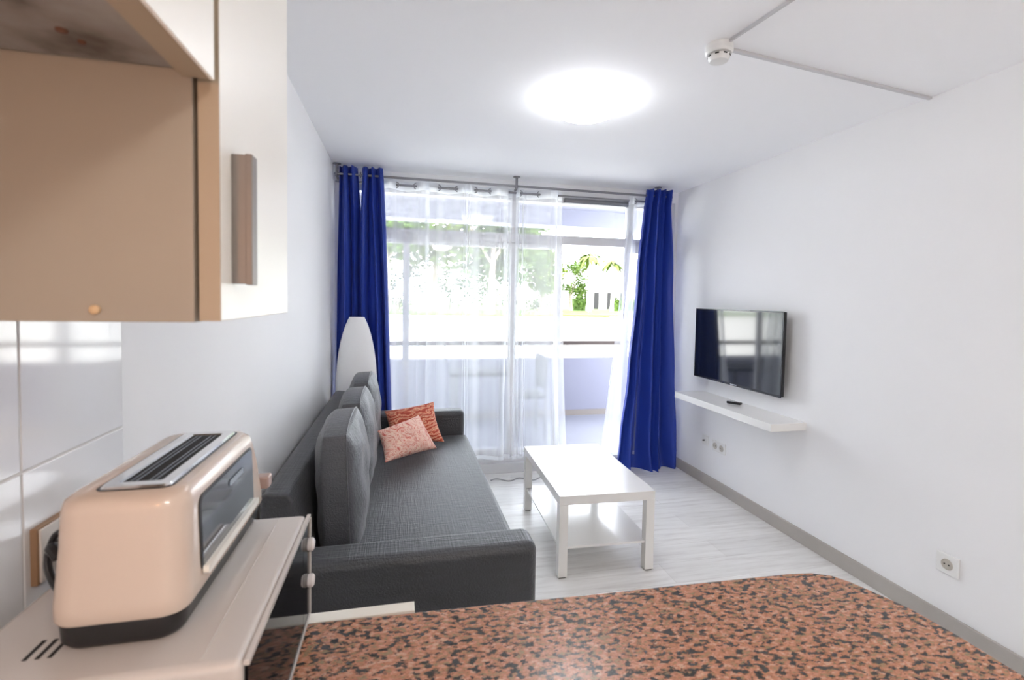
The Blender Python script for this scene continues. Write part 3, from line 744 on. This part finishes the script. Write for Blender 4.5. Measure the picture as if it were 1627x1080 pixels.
# ------------------------------------------------------------------ toaster
t = thing('toaster', 'cream long slot toaster with a side glass window standing on the mini oven', 'toaster', (.205, .775, 1.1))
def ring(x0, x1, y0, y1, r, z, n=7): return [Vector((x, y, z)) for x, y in rrect(x0, x1, y0, y1, r, n)]
bm = bmesh.new()
TZ = 1.268
loops = [ring(.142, .274, .610, .944, .026, 1.129), ring(.139, .277, .606, .947, .030, 1.134), ring(.139, .277, .606, .945, .030, 1.15),
         ring(.142, .275, .612, .925, .030, 1.21), ring(.143, .274, .614, .903, .030, 1.249), ring(.146, .271, .617, .897, .028, 1.261), ring(.154, .264, .625, .888, .024, 1.2675)]
loft(bm, loops); obj('body', bm, toastm, t)
bm = bmesh.new(); loft(bm, [ring(.150, .266, .614, .932, .024, 1.1025), ring(.146, .270, .609, .938, .026, 1.109), ring(.144, .273, .609, .943, .026, 1.1295)]); obj('base', bm, black, t)
for x in (.165, .248):
    for y in (.64, .91):
        bm = bmesh.new(); lathe(bm, [(.009, 1.1), (.011, 1.106)], (x, y, 0), 12); obj('foot', bm, black, t)
# slot surround
SX0, SX1, SY0, SY1 = .176, .250, .640, .880
bm = bmesh.new(); lo, li = rrect(SX0-.003, SX1+.003, SY0-.003, SY1+.003, .012, 5), None
prism(bm, rrect(SX0-.003, SX1+.003, SY0-.003, SY1+.003, .012, 5), 1.2665, 1.2682); obj('slot_gasket', bm, black, t)
bm = bmesh.new()
a = [Vector((x, y, 1.2682)) for x, y in rrect(SX0, SX1, SY0, SY1, .010, 5)]; b_ = [Vector((x, y, 1.2708)) for x, y in rrect(SX0+.002, SX1-.002, SY0+.002, SY1-.002, .009, 5)]
c_ = [Vector((x, y, 1.2708)) for x, y in rrect(SX0+.014, SX1-.014, SY0+.016, SY1-.016, .004, 5)]; d_ = [Vector((x, y, 1.2686)) for x, y in rrect(SX0+.016, SX1-.016, SY0+.018, SY1-.018, .003, 5)]
loft(bm, [a, b_, c_, d_], False); obj('slot_frame', bm, chrome, t)
bm = bmesh.new(); prism(bm, rrect(SX0+.0165, SX1-.0165, SY0+.0185, SY1-.0185, .003, 3), 1.2682, 1.2690); sl = obj('slot', bm, dark, t)
bm = bmesh.new()
for x in (SX0+.024, SX0+.030, SX1-.030, SX1-.024): tube(bm, [(x, SY0+.02, 1.2692), (x, SY1-.02, 1.2692)], .0009, 6)
obj('heating_wire', bm, mat('dark_steel', (.10, .10, .11), .4, 1), sl)
# window on the +X side; the side leans, follow it
def sidex(z): return lerp(.2772, .2738, (z-1.14)/(1.245-1.14))
def quadplate(bm, y0, y1, z0, z1, off, th, r=.01, sk=0):
    pts = rrect(y0, y1, z0, z1, r, 5)
    loft(bm, [[Vector((sidex(z)+off+o, y+(z-z0)*sk, z)) for y, z in pts] for o in (-.004, th)])
bm = bmesh.new(); quadplate(bm, .655, .868, 1.152, 1.247, .0, .0020, .012); obj('window_gasket', bm, black, t)
bm = bmesh.new(); quadplate(bm, .658, .865, 1.155, 1.244, .0, .0026, .010); obj('glass_window', bm, mat('toaster_glass', (.05, .055, .065), .06, spec=.8, coat=.6), t)
bm = bmesh.new(); loft(bm, [[Vector((sidex(z)+o, y, z)) for y, z in rrect(.656, .872, 1.150, 1.160, .004, 3)] for o in (.002, .0085)]); obj('window_bar', bm, mat('polished_cream', (.85, .82, .75), .2, coat=.5), t)
bm = bmesh.new(); loft(bm, [[Vector((sidex(z)+.0037+o, y, z)) for y, z in rrect(.755, .815, 1.222, 1.230, .003, 3)] for o in (0, .0003)]); obj('small_mark', bm, mat('pale_mark', (.30, .36, .42), .4), t)  # narrow pale mark on the side glass
bm = bmesh.new(); box(bm, .262, .286, .930, .955, 1.150, 1.172); obj('lever', bm, mat('lever_bronze', (.42, .30, .26), .35, .3), t, bevel=.004)
for z in (1.205, 1.19):
    bm = bmesh.new(); lathe(bm, [(.005, .890), (.005, .918)], (.255, 0, z), 12, axis='y'); obj('button', bm, whitep, t)

# ------------------------------------------------------------------ wall cabinets
t = thing('wall_cabinet', 'cream wall cabinet with a white door and flat bar handle, hanging lower than its neighbour', 'wall cabinet', (.15, .7, 1.465))
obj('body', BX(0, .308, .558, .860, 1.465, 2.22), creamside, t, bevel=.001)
d = obj('door', BX(.312, .332, .560, .861, 1.466, 2.22), doorw, t, bevel=.0015)
obj('edge_band', BX(.3125, .3318, .5585, .5602, 1.4665, 2.22), edgeb, d)
bm = bmesh.new(); box(bm, .346, .353, .592, .612, 1.505, 1.648); box(bm, .332, .346, .594, .610, 1.507, 1.519); box(bm, .332, .346, .594, .610, 1.634, 1.646); box(bm, .332, .347, .5925, .5945, 1.506, 1.647)
obj('handle', bm, handlem, d, bevel=.001)
bm = bmesh.new(); lathe(bm, [(.0045, .558), (.0045, .5545), (.003, .5535)], (.222, 0, 1.477), 14, axis='y'); obj('screw_cap', bm, mat('screw_cap', (.55, .38, .22), .4), t)
t = thing('wall_cabinet', 'higher wall cabinet at the top left with a stained grey-brown underside and white door', 'wall cabinet', (.15, .1, 1.705))
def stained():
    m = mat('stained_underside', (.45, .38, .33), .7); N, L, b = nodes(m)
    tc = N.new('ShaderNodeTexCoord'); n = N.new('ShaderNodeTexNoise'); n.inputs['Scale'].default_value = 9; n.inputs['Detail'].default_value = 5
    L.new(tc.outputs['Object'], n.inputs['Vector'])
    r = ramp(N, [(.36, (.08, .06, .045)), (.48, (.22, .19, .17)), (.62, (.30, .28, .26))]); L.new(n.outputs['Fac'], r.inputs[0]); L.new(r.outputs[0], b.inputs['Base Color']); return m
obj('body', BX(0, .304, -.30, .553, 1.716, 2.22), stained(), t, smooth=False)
obj('bottom_rim', (lambda b: (box(b, .304, .3285, -.30, .543, 1.704, 2.22), b)[-1])(bmesh.new()), edgeb, t, bevel=.001)
obj('door', BX(.329, .333, -.30, .543, 1.7035, 2.22), doorw, t, bevel=.0008)
for x, y, r in ((.231, .500, .0045), (.236, .518, .003)):
    bm = bmesh.new(); lathe(bm, [(r, 1.716), (r, 1.7145), (r*.6, 1.7135)], (x, y, 0), 12); obj('screw_hole', bm, brownm, t)
